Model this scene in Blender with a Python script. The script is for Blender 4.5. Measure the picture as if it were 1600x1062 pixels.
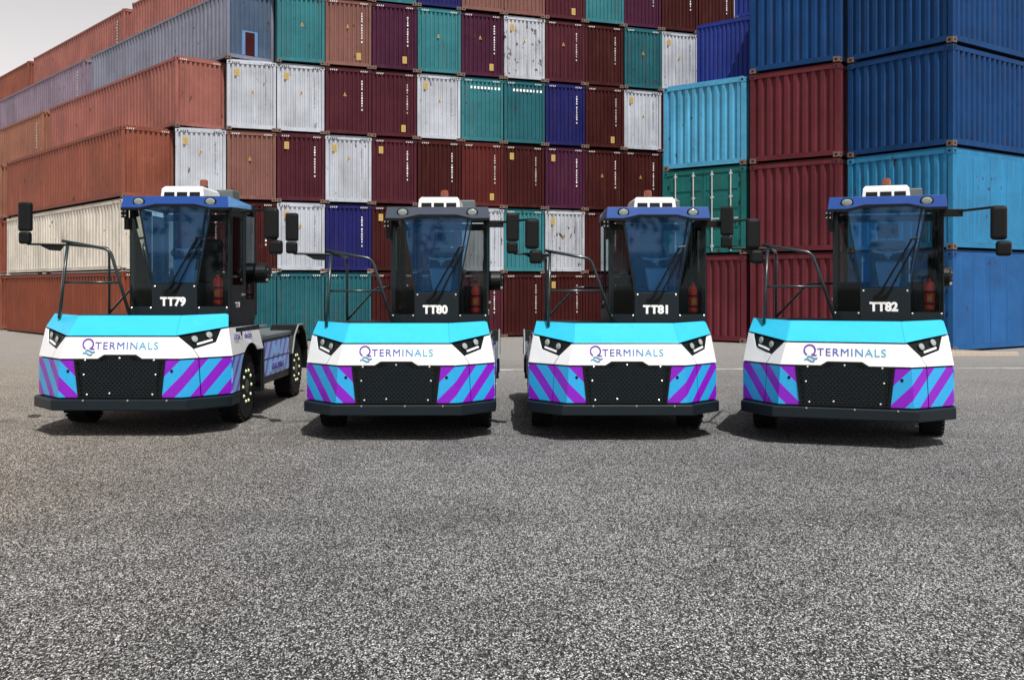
import bpy, math, random
from mathutils import Vector, Matrix
for o in list(bpy.data.objects): bpy.data.objects.remove(o)
random.seed(11)
R = math.radians
scn = bpy.context.scene
COL = scn.collection

# ------------------------------------------------------------------ camera
CAM_H = 2.05
cam = bpy.data.objects.new('camera', bpy.data.cameras.new('camera'))
COL.objects.link(cam)
cam.location = (0, 0, CAM_H); cam.rotation_euler = (R(90), 0, 0)
cam.data.sensor_width = 36; cam.data.lens = 36
cam.data.shift_y = -0.0525
cam.data.clip_end = 3000
scn.camera = cam

# ------------------------------------------------------------------ sky, sun, exposure
SUN_AZ, SUN_EL = 21, 60          # degrees to the right of straight behind the camera, elevation
w = bpy.data.worlds.new('World'); scn.world = w; w.use_nodes = True
nt = w.node_tree; nt.nodes.clear()
out = nt.nodes.new('ShaderNodeOutputWorld'); bg = nt.nodes.new('ShaderNodeBackground')
sky = nt.nodes.new('ShaderNodeTexSky'); sky.sky_type = 'NISHITA'; sky.sun_disc = False
sky.sun_elevation = R(SUN_EL); sky.sun_rotation = R(180 - SUN_AZ)
sky.dust_density = 9.0; sky.air_density = 1.3; sky.ozone_density = 1.0
hs = nt.nodes.new('ShaderNodeHueSaturation'); hs.inputs['Saturation'].default_value = 0.28
nt.links.new(sky.outputs[0], hs.inputs['Color']); bg.inputs[1].default_value = 0.05
# hazy air: the sky whitens evenly towards the horizon all round
tcw = nt.nodes.new('ShaderNodeTexCoord'); sxw = nt.nodes.new('ShaderNodeSeparateXYZ'); nt.links.new(tcw.outputs['Generated'], sxw.inputs[0])
inv = nt.nodes.new('ShaderNodeMath'); inv.operation = 'SUBTRACT'; inv.inputs[0].default_value = 1.0; inv.use_clamp = True; nt.links.new(sxw.outputs[2], inv.inputs[1])
pw = nt.nodes.new('ShaderNodeMath'); pw.operation = 'POWER'; pw.inputs[1].default_value = 3.0; nt.links.new(inv.outputs[0], pw.inputs[0])
hz = nt.nodes.new('ShaderNodeMix'); hz.data_type = 'RGBA'; hz.blend_type = 'ADD'; hz.inputs['B'].default_value = (27.0, 25.6, 25.6, 1)
nt.links.new(pw.outputs[0], hz.inputs['Factor']); nt.links.new(hs.outputs[0], hz.inputs['A']); nt.links.new(hz.outputs['Result'], bg.inputs[0])
nt.links.new(bg.outputs[0], out.inputs[0])
sun = bpy.data.objects.new('sun', bpy.data.lights.new('sun', 'SUN')); COL.objects.link(sun)
sd = Vector((math.sin(R(SUN_AZ))*math.cos(R(SUN_EL)), -math.cos(R(SUN_AZ))*math.cos(R(SUN_EL)), math.sin(R(SUN_EL))))
sun.rotation_euler = sd.to_track_quat('Z', 'Y').to_euler()
sun.location = (20, -20, 40)
sun.data.energy = 5.0; sun.data.angle = R(0.5); sun.data.color = (1.0, 0.975, 0.945)
scn.view_settings.view_transform = 'Standard'; scn.view_settings.look = 'None'
scn.view_settings.exposure = 0.0; scn.view_settings.gamma = 1.0
scn.view_settings.use_curve_mapping = False

# ------------------------------------------------------------------ materials
def lin(c):
    return tuple(((v/255)/12.92 if v/255 <= .04045 else ((v/255+.055)/1.055)**2.4) for v in c)
def newmat(name):
    m = bpy.data.materials.new(name); m.use_nodes = True
    n = m.node_tree.nodes; b = n['Principled BSDF']
    return m, n, m.node_tree.links, b
def paint(name, col, rough=.35, metal=0, coat=0, vary=.10, bump=0, scale=3.0, spec=.5):
    m, n, l, b = newmat(name)
    tc = n.new('ShaderNodeTexCoord'); nz = n.new('ShaderNodeTexNoise')
    nz.inputs['Scale'].default_value = scale; nz.inputs['Detail'].default_value = 6
    l.new(tc.outputs['Object'], nz.inputs['Vector'])
    mx = n.new('ShaderNodeMix'); mx.data_type = 'RGBA'
    mx.inputs['A'].default_value = tuple(c*(1-vary) for c in col)+(1,)
    mx.inputs['B'].default_value = tuple(min(1, c*(1+vary)) for c in col)+(1,)
    l.new(nz.outputs['Fac'], mx.inputs['Factor']); l.new(mx.outputs['Result'], b.inputs['Base Color'])
    rr = n.new('ShaderNodeMapRange'); rr.inputs['To Min'].default_value = rough*.8; rr.inputs['To Max'].default_value = min(1, rough*1.25)
    l.new(nz.outputs['Fac'], rr.inputs['Value']); l.new(rr.outputs['Result'], b.inputs['Roughness'])
    b.inputs['Metallic'].default_value = metal; b.inputs['Coat Weight'].default_value = coat
    b.inputs['Specular IOR Level'].default_value = spec
    if bump:
        nb = n.new('ShaderNodeTexNoise'); nb.inputs['Scale'].default_value = 90; l.new(tc.outputs['Object'], nb.inputs['Vector'])
        bp = n.new('ShaderNodeBump'); bp.inputs['Strength'].default_value = bump; bp.inputs['Distance'].default_value = .01
        l.new(nb.outputs['Fac'], bp.inputs['Height']); l.new(bp.outputs[0], b.inputs['Normal'])
    return m
M = {}
M['dark'] = paint('dark_slate_paint', (.006, .012, .016), .45, spec=.3)
M['black'] = paint('black_plastic', (.003, .004, .0045), .42, spec=.3)
M['rubber'] = paint('tyre_rubber', (.009, .009, .010), .85, vary=.3, bump=.2, spec=.25)
M['white'] = paint('white_paint', (.78, .79, .80), .3, coat=.4, vary=.04, scale=5)
M['cyan'] = paint('cyan_paint', (.032, .44, .66), .28, coat=.4, vary=.06, scale=4)
M['visor'] = paint('royal_blue_paint', (.006, .052, .25), .3, coat=.3, vary=.05)
M['visor_side'] = paint('sky_blue_paint', (.16, .44, .88), .3, coat=.3, vary=.05)
M['visor_dark'] = paint('slate_visor_paint', (.035, .045, .075), .35, vary=.1)
M['rail'] = paint('rail_green_black', (.012, .024, .028), .28, coat=.5)
M['steel'] = paint('bolt_steel', (.65, .65, .62), .3, metal=.8)
M['hub'] = paint('hub_grey', (.10, .11, .10), .45, metal=.4, vary=.4, scale=12)
M['nut'] = paint('lug_green_white', (.74, .86, .48), .35)
M['red'] = paint('extinguisher_red', (.80, .03, .015), .3, coat=.4)
M['yellow'] = paint('label_yellow', (.48, .31, .05), .5, vary=.2)
M['lettering'] = paint('white_lettering', (.85, .85, .85), .5, vary=.02)
M['faded'] = paint('faded_lettering', (.55, .52, .50), .7, vary=.3, scale=9)
M['greymark'] = paint('grey_lettering', (.20, .21, .24), .7, vary=.3, scale=9)
M['indigo'] = paint('indigo_lettering', (.07, .05, .30), .5)
M['lamp'] = paint('lamp_lens', (.30, .35, .33), .12, vary=.3, scale=60)
M['amber'] = paint('beacon_amber', (.20, .045, .018), .2, coat=.6)
M['seat'] = paint('seat_fabric', (.03, .035, .04), .9)
M['console'] = paint('console_grey', (.62, .68, .72), .5)
M['grey'] = paint('grey_box', (.10, .12, .125), .5)
M['edge'] = paint('edge_grey', (.22, .24, .22), .5)
M['timber'] = paint('weathered_timber', (.42, .36, .29), .85, vary=.35, scale=14, bump=.3)
M['casting'] = paint('casting_rusty', (.16, .10, .075), .75, vary=.5, scale=8)
M['hole'] = paint('casting_hole', (.006, .005, .005), .9)
M['rod'] = paint('lock_rod_zinc', (.50, .52, .52), .45, metal=.3, vary=.2)
M['wall_paint_patch'] = paint('repaint_patch_blue', (.10, .20, .40), .6)

def glass(name, tint, film, fac_film, gloss, ior):
    m, n, l, b = newmat(name)
    n.remove(b); o = n['Material Output']
    t = n.new('ShaderNodeBsdfTransparent'); t.inputs[0].default_value = tint+(1,)
    d = n.new('ShaderNodeBsdfDiffuse'); d.inputs[0].default_value = film+(1,)
    g = n.new('ShaderNodeBsdfGlossy'); g.inputs['Roughness'].default_value = .03; g.inputs[0].default_value = gloss+(1,)
    a = n.new('ShaderNodeMixShader'); a.inputs[0].default_value = fac_film
    l.new(t.outputs[0], a.inputs[1]); l.new(d.outputs[0], a.inputs[2])
    f = n.new('ShaderNodeFresnel'); f.inputs[0].default_value = ior
    c = n.new('ShaderNodeMixShader'); l.new(f.outputs[0], c.inputs[0]); l.new(a.outputs[0], c.inputs[1]); l.new(g.outputs[0], c.inputs[2])
    l.new(c.outputs[0], o.inputs[0])
    return m
M['windshield'] = glass('tinted_blue_glass', (.58, .80, .98), (.02, .14, .36), .10, (.45, .72, 1.0), 1.5)
M['pane'] = glass('dark_side_glass', (.68, .70, .69), (.01, .015, .018), .04, (.7, .85, .85), 1.28)

def stripe_mat(name, c1, c2, period, duty):
    m, n, l, b = newmat(name)
    uv = n.new('ShaderNodeUVMap'); sx = n.new('ShaderNodeSeparateXYZ'); l.new(uv.outputs[0], sx.inputs[0])
    s = n.new('ShaderNodeMath'); s.operation = 'SUBTRACT'; l.new(sx.outputs[0], s.inputs[0]); l.new(sx.outputs[1], s.inputs[1])
    dv = n.new('ShaderNodeMath'); dv.operation = 'DIVIDE'; l.new(s.outputs[0], dv.inputs[0]); dv.inputs[1].default_value = period
    fr = n.new('ShaderNodeMath'); fr.operation = 'FRACT'; l.new(dv.outputs[0], fr.inputs[0])
    lt = n.new('ShaderNodeMath'); lt.operation = 'LESS_THAN'; l.new(fr.outputs[0], lt.inputs[0]); lt.inputs[1].default_value = duty
    nz = n.new('ShaderNodeTexNoise'); nz.inputs['Scale'].default_value = 4
    mx = n.new('ShaderNodeMix'); mx.data_type = 'RGBA'
    mx.inputs['A'].default_value = c1+(1,); mx.inputs['B'].default_value = c2+(1,)
    l.new(lt.outputs[0], mx.inputs['Factor']); l.new(mx.outputs['Result'], b.inputs['Base Color'])
    b.inputs['Roughness'].default_value = .35; b.inputs['Coat Weight'].default_value = .25
    return m
M['stripe'] = stripe_mat('cyan_purple_stripe', (.022, .37, .72), (.23, .008, .50), .40, .48)
M['side_stripe'] = stripe_mat('blue_purple_side_stripe', (.20, .46, .92), (.13, .06, .50), .30, .36)

def gradient_mat(name, x0, x1, stops):
    m, n, l, b = newmat(name)
    tc = n.new('ShaderNodeTexCoord'); sx = n.new('ShaderNodeSeparateXYZ'); l.new(tc.outputs['Object'], sx.inputs[0])
    mr = n.new('ShaderNodeMapRange'); mr.inputs['From Min'].default_value = x0; mr.inputs['From Max'].default_value = x1
    l.new(sx.outputs[0], mr.inputs['Value'])
    cr = n.new('ShaderNodeValToRGB'); e = cr.color_ramp.elements
    e[0].position = stops[0][0]; e[0].color = stops[0][1]+(1,); e[1].position = stops[-1][0]; e[1].color = stops[-1][1]+(1,)
    for p, c in stops[1:-1]:
        k = e.new(p); k.color = c+(1,)
    l.new(mr.outputs[0], cr.inputs[0]); l.new(cr.outputs[0], b.inputs['Base Color']); b.inputs['Roughness'].default_value = .4
    return m
M['logo_text'] = gradient_mat('logo_gradient', 0, 1.0, [(0, (.10, .05, .36)), (.35, (.08, .13, .45)), (.6, (.06, .36, .58)), (1, (.08, .48, .52))])
M['logo_ring'] = gradient_mat('logo_ring_purple', -.1, .1, [(0, (.20, .05, .42)), (1, (.10, .03, .28))])
M['logo_wave'] = gradient_mat('logo_wave_teal', -.1, .1, [(0, (.10, .40, .55)), (1, (.05, .18, .38))])

CC = {}
def container_mat(name, col, rust=.25, fade=.22, chips=0.0):
    """painted corrugated steel: faded patches, vertical rust runs, chips"""
    m, n, l, b = newmat('container_'+name)
    tc = n.new('ShaderNodeTexCoord'); oi = n.new('ShaderNodeObjectInfo')
    add = n.new('ShaderNodeVectorMath'); add.operation = 'ADD'
    sc = n.new('ShaderNodeVectorMath'); sc.operation = 'SCALE'; sc.inputs['Scale'].default_value = 1.0
    comb = n.new('ShaderNodeCombineXYZ'); rm = n.new('ShaderNodeMath'); rm.operation = 'MULTIPLY'; rm.inputs[1].default_value = 57
    l.new(oi.outputs['Random'], rm.inputs[0]); l.new(rm.outputs[0], comb.inputs[0]); l.new(rm.outputs[0], comb.inputs[1])
    l.new(tc.outputs['Object'], add.inputs[0]); l.new(comb.outputs[0], add.inputs[1])
    def noise(scale, detail, vec, mapping=None):
        z = n.new('ShaderNodeTexNoise'); z.inputs['Scale'].default_value = scale; z.inputs['Detail'].default_value = detail
        if mapping:
            mp = n.new('ShaderNodeMapping'); mp.inputs['Scale'].default_value = mapping; l.new(vec, mp.inputs['Vector']); l.new(mp.outputs[0], z.inputs['Vector'])
        else: l.new(vec, z.inputs['Vector'])
        return z
    def ramp(src, a, bb):
        r = n.new('ShaderNodeMapRange'); r.inputs['From Min'].default_value = a; r.inputs['From Max'].default_value = bb; r.clamp = True
        l.new(src, r.inputs['Value']); return r.outputs['Result']
    def mix(fac, a, bb):
        x = n.new('ShaderNodeMix'); x.data_type = 'RGBA'
        l.new(fac, x.inputs['Factor'])
        for k, v in (('A', a), ('B', bb)):
            if isinstance(v, tuple): x.inputs[k].default_value = v+(1,)
            else: l.new(v, x.inputs[k])
        return x.outputs['Result']
    V = add.outputs[0]
    big = noise(.55, 5, V)
    c0 = mix(ramp(big.outputs['Fac'], .3, .7), tuple(c*(1-fade) for c in col), tuple(min(1, c*(1+fade)+.001) for c in col))
    # vertical runs
    run = noise(1.0, 6, V, (6, 6, .35))
    pale = mix(ramp(run.outputs['Fac'], .56, .75), c0, tuple(min(.8, c*1.28+.004) for c in col))
    run2 = noise(1.0, 7, V, (4.3, 4.3, .5))
    fm = n.new('ShaderNodeMath'); fm.operation = 'MULTIPLY'; fm.inputs[1].default_value = rust
    l.new(ramp(run2.outputs['Fac'], .55, .74), fm.inputs[0])
    c1 = mix(fm.outputs[0], pale, (.10, .045, .022))
    spot = noise(5.5, 4, V, (1, 1, .6)); reg = noise(.8, 2, V)
    sm = n.new('ShaderNodeMath'); sm.operation = 'MULTIPLY'
    l.new(ramp(spot.outputs['Fac'], .69-chips*.06, .71-chips*.06), sm.inputs[0]); l.new(ramp(reg.outputs['Fac'], .48-.08*chips, .62), sm.inputs[1])
    c2 = mix(sm.outputs[0], c1, (.055, .028, .018))
    l.new(c2, b.inputs['Base Color'])
    rr = ramp(big.outputs['Fac'], .2, .8)
    r2 = n.new('ShaderNodeMapRange'); r2.inputs['To Min'].default_value = .5; r2.inputs['To Max'].default_value = .75
    l.new(rr, r2.inputs['Value']); l.new(r2.outputs[0], b.inputs['Roughness'])
    bp = n.new('ShaderNodeBump'); bp.inputs['Strength'].default_value = .5; bp.inputs['Distance'].default_value = .08
    dn = noise(1.3, 3, V); l.new(dn.outputs['Fac'], bp.inputs['Height']); l.new(bp.outputs[0], b.inputs['Normal'])
    b.inputs['Specular IOR Level'].default_value = .15
    return m
for nm, c, ru, ch in [('white', (.40, .425, .47), .25, .3), ('chipped white', (.40, .42, .46), .5, 1.3), ('cream', (.56, .52, .45), .35, .3), ('brick', (.21, .066, .042), .3, .2),
        ('rose', (.26, .098, .080), .2, .2), ('brown', (.25, .11, .07), .3, .2), ('rust', (.18, .045, .022), .3, .2),
        ('salmon', (.165, .075, .062), .3, .3), ('maroon', (.058, .0095, .017), .25, .2), ('purple', (.048, .008, .028), .2, .2),
        ('dark red', (.038, .005, .005), .25, .2), ('red', (.075, .011, .010), .35, .3), ('teal', (.014, .092, .112), .3, .6),
        ('turquoise', (.028, .150, .172), .3, .5), ('navy', (.009, .010, .085), .15, .2), ('shaded grey blue', (.065, .10, .16), .3, .2),
        ('grey violet', (.19, .15, .20), .2, .2), ('grey blue', (.17, .185, .24), .2, .2),
        ('deep blue', (.005, .042, .14), .12, .3), ('sky blue', (.026, .19, .37), .15, .4), ('light blue', (.075, .31, .49), .15, .4),
        ('azure', (.015, .090, .255), .1, .2), ('indigo', (.016, .032, .19), .15, .2), ('crimson', (.105, .018, .026), .3, .5), ('green teal', (.010, .115, .110), .2, .3)]:
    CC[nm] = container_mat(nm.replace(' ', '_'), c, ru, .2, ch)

# ground
def ground_mat():
    m, n, l, b = newmat('asphalt_aggregate')
    tc = n.new('ShaderNodeTexCoord')
    mp = n.new('ShaderNodeMapping'); mp.inputs['Scale'].default_value = (1, .55, 1); l.new(tc.outputs['Object'], mp.inputs['Vector'])
    v = n.new('ShaderNodeTexVoronoi'); v.inputs['Scale'].default_value = 122; v.inputs['Randomness'].default_value = 1
    v2 = n.new('ShaderNodeTexVoronoi'); v2.feature = 'DISTANCE_TO_EDGE'; v2.inputs['Scale'].default_value = 122
    a = n.new('ShaderNodeTexNoise'); a.inputs['Scale'].default_value = 60; a.inputs['Detail'].default_value = 3; a.inputs['Roughness'].default_value = .6
    big = n.new('ShaderNodeTexNoise'); big.inputs['Scale'].default_value = .16; big.inputs['Detail'].default_value = 5
    med = n.new('ShaderNodeTexNoise'); med.inputs['Scale'].default_value = .9; med.inputs['Detail'].default_value = 6
    for t in (a, v, v2): l.new(mp.outputs[0], t.inputs['Vector'])
    for t in (big, med): l.new(tc.outputs['Object'], t.inputs['Vector'])
    sv = n.new('ShaderNodeSeparateXYZ'); l.new(v.outputs['Color'], sv.inputs[0])
    cr = n.new('ShaderNodeValToRGB'); e = cr.color_ramp.elements
    e[0].position = .12; e[0].color = (.012, .012, .013, 1); e[1].position = .95; e[1].color = (.74, .735, .735, 1)
    k = e.new(.42); k.color = (.07, .069, .07, 1); k = e.new(.70); k.color = (.30, .297, .297, 1)
    l.new(sv.outputs[0], cr.inputs[0])
    er = n.new('ShaderNodeMapRange'); er.inputs['From Min'].default_value = .0; er.inputs['From Max'].default_value = .14
    er.inputs['To Min'].default_value = .04; er.inputs['To Max'].default_value = 1.0; l.new(v2.outputs['Distance'], er.inputs['Value'])
    nr = n.new('ShaderNodeMapRange'); nr.inputs['From Min'].default_value = .3; nr.inputs['From Max'].default_value = .7
    nr.inputs['To Min'].default_value = .45; nr.inputs['To Max'].default_value = 1.5; l.new(a.outputs['Fac'], nr.inputs['Value'])
    em = n.new('ShaderNodeMath'); em.operation = 'MULTIPLY'; l.new(er.outputs[0], em.inputs[0]); l.new(nr.outputs[0], em.inputs[1])
    hsv = n.new('ShaderNodeVectorMath'); hsv.operation = 'SCALE'; l.new(cr.outputs[0], hsv.inputs[0]); l.new(em.outputs[0], hsv.inputs['Scale'])
    # dust and wear patches
    r1 = n.new('ShaderNodeMapRange'); r1.inputs['From Min'].default_value = .35; r1.inputs['From Max'].default_value = .7
    r1.inputs['To Min'].default_value = .86; r1.inputs['To Max'].default_value = 1.2
    l.new(big.outputs['Fac'], r1.inputs['Value'])
    r2 = n.new('ShaderNodeMapRange'); r2.inputs['From Min'].default_value = .3; r2.inputs['From Max'].default_value = .7
    r2.inputs['To Min'].default_value = .88; r2.inputs['To Max'].default_value = 1.12
    l.new(med.outputs['Fac'], r2.inputs['Value'])
    mm = n.new('ShaderNodeMath'); mm.operation = 'MULTIPLY'; l.new(r1.outputs[0], mm.inputs[0]); l.new(r2.outputs[0], mm.inputs[1])
    # rubber tracks swept across the yard, and a few oil drips
    mt = n.new('ShaderNodeMapping'); mt.inputs['Rotation'].default_value = (0, 0, R(9)); mt.inputs['Scale'].default_value = (.05, 1.1, 1); l.new(tc.outputs['Object'], mt.inputs['Vector'])
    tn = n.new('ShaderNodeTexNoise'); tn.inputs['Scale'].default_value = 1.0; tn.inputs['Detail'].default_value = 4; tn.inputs['Distortion'].default_value = .4; l.new(mt.outputs[0], tn.inputs['Vector'])
    tr = n.new('ShaderNodeMapRange'); tr.inputs['From Min'].default_value = .54; tr.inputs['From Max'].default_value = .68; tr.inputs['To Min'].default_value = 1; tr.inputs['To Max'].default_value = .84; l.new(tn.outputs['Fac'], tr.inputs['Value'])
    on = n.new('ShaderNodeTexNoise'); on.inputs['Scale'].default_value = .55; on.inputs['Detail'].default_value = 3; l.new(tc.outputs['Object'], on.inputs['Vector'])
    orr = n.new('ShaderNodeMapRange'); orr.inputs['From Min'].default_value = .66; orr.inputs['From Max'].default_value = .74; orr.inputs['To Min'].default_value = 1; orr.inputs['To Max'].default_value = .6; l.new(on.outputs['Fac'], orr.inputs['Value'])
    m3 = n.new('ShaderNodeMath'); m3.operation = 'MULTIPLY'; l.new(tr.outputs[0], m3.inputs[0]); l.new(orr.outputs[0], m3.inputs[1])
    m4 = n.new('ShaderNodeMath'); m4.operation = 'MULTIPLY'; l.new(mm.outputs[0], m4.inputs[0]); l.new(m3.outputs[0], m4.inputs[1]); mm = m4
    sc = n.new('ShaderNodeVectorMath'); sc.operation = 'SCALE'; l.new(hsv.outputs[0], sc.inputs[0]); l.new(mm.outputs[0], sc.inputs['Scale'])
    # sandy dust on the left of the yard and by the stacks
    sp = n.new('ShaderNodeSeparateXYZ'); l.new(tc.outputs['Object'], sp.inputs[0])
    ad = n.new('ShaderNodeMath'); ad.operation = 'MULTIPLY_ADD'; ad.inputs[1].default_value = 9; l.new(big.outputs['Fac'], ad.inputs[0]); l.new(sp.outputs[0], ad.inputs[2])
    rs = n.new('ShaderNodeMapRange'); rs.inputs['From Min'].default_value = 2.5; rs.inputs['From Max'].default_value = -7
    rs.inputs['To Min'].default_value = 0; rs.inputs['To Max'].default_value = .95
    l.new(ad.outputs[0], rs.inputs['Value'])
    sand = n.new('ShaderNodeMix'); sand.data_type = 'RGBA'; sand.blend_type = 'MULTIPLY'; sand.inputs['B'].default_value = (1.55, 1.25, .88, 1)
    l.new(rs.outputs[0], sand.inputs['Factor']); l.new(sc.outputs[0], sand.inputs['A'])
    # worn smooth dusty concrete close to the stacks
    ay = n.new('ShaderNodeMath'); ay.operation = 'MULTIPLY_ADD'; ay.inputs[1].default_value = 7; l.new(big.outputs['Fac'], ay.inputs[0]); l.new(sp.outputs[1], ay.inputs[2])
    rc = n.new('ShaderNodeMapRange'); rc.inputs['From Min'].default_value = 17; rc.inputs['From Max'].default_value = 35
    rc.inputs['To Min'].default_value = 0; rc.inputs['To Max'].default_value = .8
    l.new(ay.outputs[0], rc.inputs['Value'])
    dust = n.new('ShaderNodeMix'); dust.data_type = 'RGBA'; dust.inputs['B'].default_value = (.30, .285, .27, 1)
    l.new(rc.outputs[0], dust.inputs['Factor']); l.new(sand.outputs['Result'], dust.inputs['A'])
    l.new(dust.outputs['Result'], b.inputs['Base Color'])
    b.inputs['Roughness'].default_value = .85; b.inputs['Specular IOR Level'].default_value = .25
    bp = n.new('ShaderNodeBump'); bp.inputs['Strength'].default_value = .7; bp.inputs['Distance'].default_value = .010
    l.new(er.outputs[0], bp.inputs['Height']); l.new(bp.outputs[0], b.inputs['Normal'])
    return m
M['ground'] = ground_mat()
def line_mat():
    m, n, l, b = newmat('worn_line_paint')
    tc = n.new('ShaderNodeTexCoord'); a = n.new('ShaderNodeTexNoise'); a.inputs['Scale'].default_value = 2.2; a.inputs['Detail'].default_value = 8
    l.new(tc.outputs['Object'], a.inputs['Vector'])
    cr = n.new('ShaderNodeValToRGB'); e = cr.color_ramp.elements
    e[0].position = .42; e[0].color = (.24, .23, .22, 1); e[1].position = .58; e[1].color = (.40, .39, .375, 1)
    l.new(a.outputs['Fac'], cr.inputs[0]); l.new(cr.outputs[0], b.inputs['Base Color']); b.inputs['Roughness'].default_value = .8
    return m
M['line'] = line_mat()

# ------------------------------------------------------------------ mesh helpers
class MB:
    def __init__(s): s.v = []; s.f = []; s.m = []; s.uv = []
    def face(s, idx, mi=0, uv=None): s.f.append(tuple(idx)); s.m.append(mi); s.uv.append(uv)
    def add(s, pts):
        k = len(s.v); s.v.extend([tuple(p) for p in pts]); return list(range(k, k+len(pts)))
    def box(s, x0, x1, y0, y1, z0, z1, mi=0):
        i = s.add([(x0,y0,z0),(x1,y0,z0),(x1,y1,z0),(x0,y1,z0),(x0,y0,z1),(x1,y0,z1),(x1,y1,z1),(x0,y1,z1)])
        for q in ((3,2,1,0),(4,5,6,7),(0,1,5,4),(1,2,6,5),(2,3,7,6),(3,0,4,7)): s.face([i[j] for j in q], mi)
        return s
    def slab(s, pts, t, hint=(0,1.6,.9), mi=0, uv=None):
        """flat polygon with thickness t behind it; hint = a point on the inner side"""
        P = [Vector(p) for p in pts]; N = Vector((0,0,0)); C = Vector((0,0,0))
        for a, b in zip(P, P[1:]+P[:1]):
            N += a.cross(b); C += a
        C /= len(P); N = Vector((0,0,0))
        for a, b in zip(P, P[1:]+P[:1]): N += (a-C).cross(b-C)
        N.normalize()
        if N.dot(C-Vector(hint)) < 0:
            P.reverse(); N = -N
            if uv: uv = list(reversed(uv))
        a = s.add(P); b = s.add([p-N*t for p in P]); k = len(P)
        s.face(a, mi, uv); s.face(list(reversed(b)), mi)
        for i in range(k):
            j = (i+1) % k; s.face((a[i], b[i], b[j], a[j]), mi, [uv[i], uv[i], uv[j], uv[j]] if uv else None)
        return s
    def tube(s, path, r, n=10, mi=0):
        P = [Vector(p) for p in path]; rings = []; up = None
        for i, p in enumerate(P):
            d = (P[min(i+1, len(P)-1)]-P[max(i-1, 0)]).normalized()
            if up is None:
                up = Vector((0,0,1)) if abs(d.z) < .9 else Vector((1,0,0))
            sx = d.cross(up).normalized(); up = sx.cross(d).normalized()
            rings.append(s.add([p+sx*r*math.cos(2*math.pi*k/n)+up*r*math.sin(2*math.pi*k/n) for k in range(n)]))
        for a, b in zip(rings, rings[1:]):
            for k in range(n): s.face((a[k], a[(k+1)%n], b[(k+1)%n], b[k]), mi)
        s.face(list(reversed(rings[0])), mi); s.face(rings[-1], mi)
        return s
    def lathe(s, c, axis, prof, n=32, mi=0, sx=1.0):
        """prof = [(radius, along)] turned about axis through c"""
        A = Vector(axis).normalized(); U = A.orthogonal().normalized()
        if abs(A.z) < .9: U = Vector((0,0,1)).cross(A).normalized()
        W = A.cross(U); C = Vector(c); rings = []
        for r, h in prof:
            rings.append(s.add([C+A*h+(U*math.cos(2*math.pi*k/n)*sx+W*math.sin(2*math.pi*k/n))*r for k in range(n)]))
        for a, b in zip(rings, rings[1:]):
            for k in range(n): s.face((a[k], a[(k+1)%n], b[(k+1)%n], b[k]), mi)
        s.face(list(reversed(rings[0])), mi); s.face(rings[-1], mi)
        return s
    def build(s, name, mats, parent=None, bevel=0, seg=2, smooth=False):
        me = bpy.data.meshes.new(name); me.from_pydata(s.v, [], s.f)
        if not isinstance(mats, (list, tuple)): mats = [mats]
        for m in mats: me.materials.append(m)
        for p, mi in zip(me.polygons, s.m): p.material_index = mi; p.use_smooth = smooth
        if any(s.uv):
            L = me.uv_layers.new(name='UVMap')
            for p, uv in zip(me.polygons, s.uv):
                if uv:
                    for k, li in enumerate(p.loop_indices): L.data[li].uv = uv[k]
        me.update()
        return link(name, me, parent, bevel, seg)
def link(name, me, parent=None, bevel=0, seg=2):
    o = bpy.data.objects.new(name, me); COL.objects.link(o); o.parent = parent
    if bevel:
        b = o.modifiers.new('bevel', 'BEVEL'); b.width = bevel; b.segments = seg; b.limit_method = 'ANGLE'; b.angle_limit = R(35)
    return o
def bend(path, r=.08, n=5):
    """round the inner corners of a polyline"""
    P = [Vector(p) for p in path]; o = [P[0]]
    for a, b, c in zip(P, P[1:], P[2:]):
        u = (a-b).normalized()*r; v = (c-b).normalized()*r
        for k in range(n+1):
            t = k/n; o.append((b+u)*(1-t)**2 + b*2*t*(1-t) + (b+v)*t*t)
    return o+[P[-1]]
def empty(name, loc=(0,0,0), rz=0, parent=None):
    o = bpy.data.objects.new(name, None); COL.objects.link(o); o.location = loc; o.rotation_euler = (0,0,rz); o.parent = parent
    o.empty_display_size = .2
    return o
def tag(o, label, cat, group=None, kind=None):
    if label: o['label'] = label
    if cat: o['category'] = cat
    if group: o['group'] = group
    if kind: o['kind'] = kind
    return o
TXT = {}
def text_mesh(s, size, bold=0, spacing=1.0, extrude=.002):
    k = (s, size, bold, spacing)
    if k not in TXT:
        c = bpy.data.curves.new('t', 'FONT'); c.body = s; c.size = size; c.offset = bold; c.space_character = spacing
        c.extrude = extrude; c.resolution_u = 4
        o = bpy.data.objects.new('t', c); COL.objects.link(o)
        dg = bpy.context.evaluated_depsgraph_get(); dg.update()
        me = bpy.data.meshes.new_from_object(o.evaluated_get(dg))
        bpy.data.objects.remove(o)
        TXT[k] = me
    return TXT[k]
def text(name, s, size, mat, loc, rot, parent, bold=0, spacing=1.0, width=None):
    me = text_mesh(s, size, bold, spacing).copy(); me.name = name
    xs = [v.co.x for v in me.vertices]
    if width:                      # fit to a given width
        f = width/(max(xs)-min(xs)); x0 = min(xs)
        for v in me.vertices: v.co.x = (v.co.x-x0)*f
    me.materials.clear(); me.materials.append(mat)
    o = link(name, me, parent); o.location = loc; o.rotation_euler = rot
    return o

# ------------------------------------------------------------------ ground
g = MB(); g.box(-600, 600, -500, 900, -.4, 0)
tag(g.build('ground', M['ground']), None, None, kind='structure')
g = MB()
i = g.add([(-.5, 24.9, .004), (40, 26.6, .004), (40, 26.95, .004), (-.5, 25.25, .004)]); g.face(i)
tag(g.build('painted_line', M['line']), None, None, kind='structure')

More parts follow.
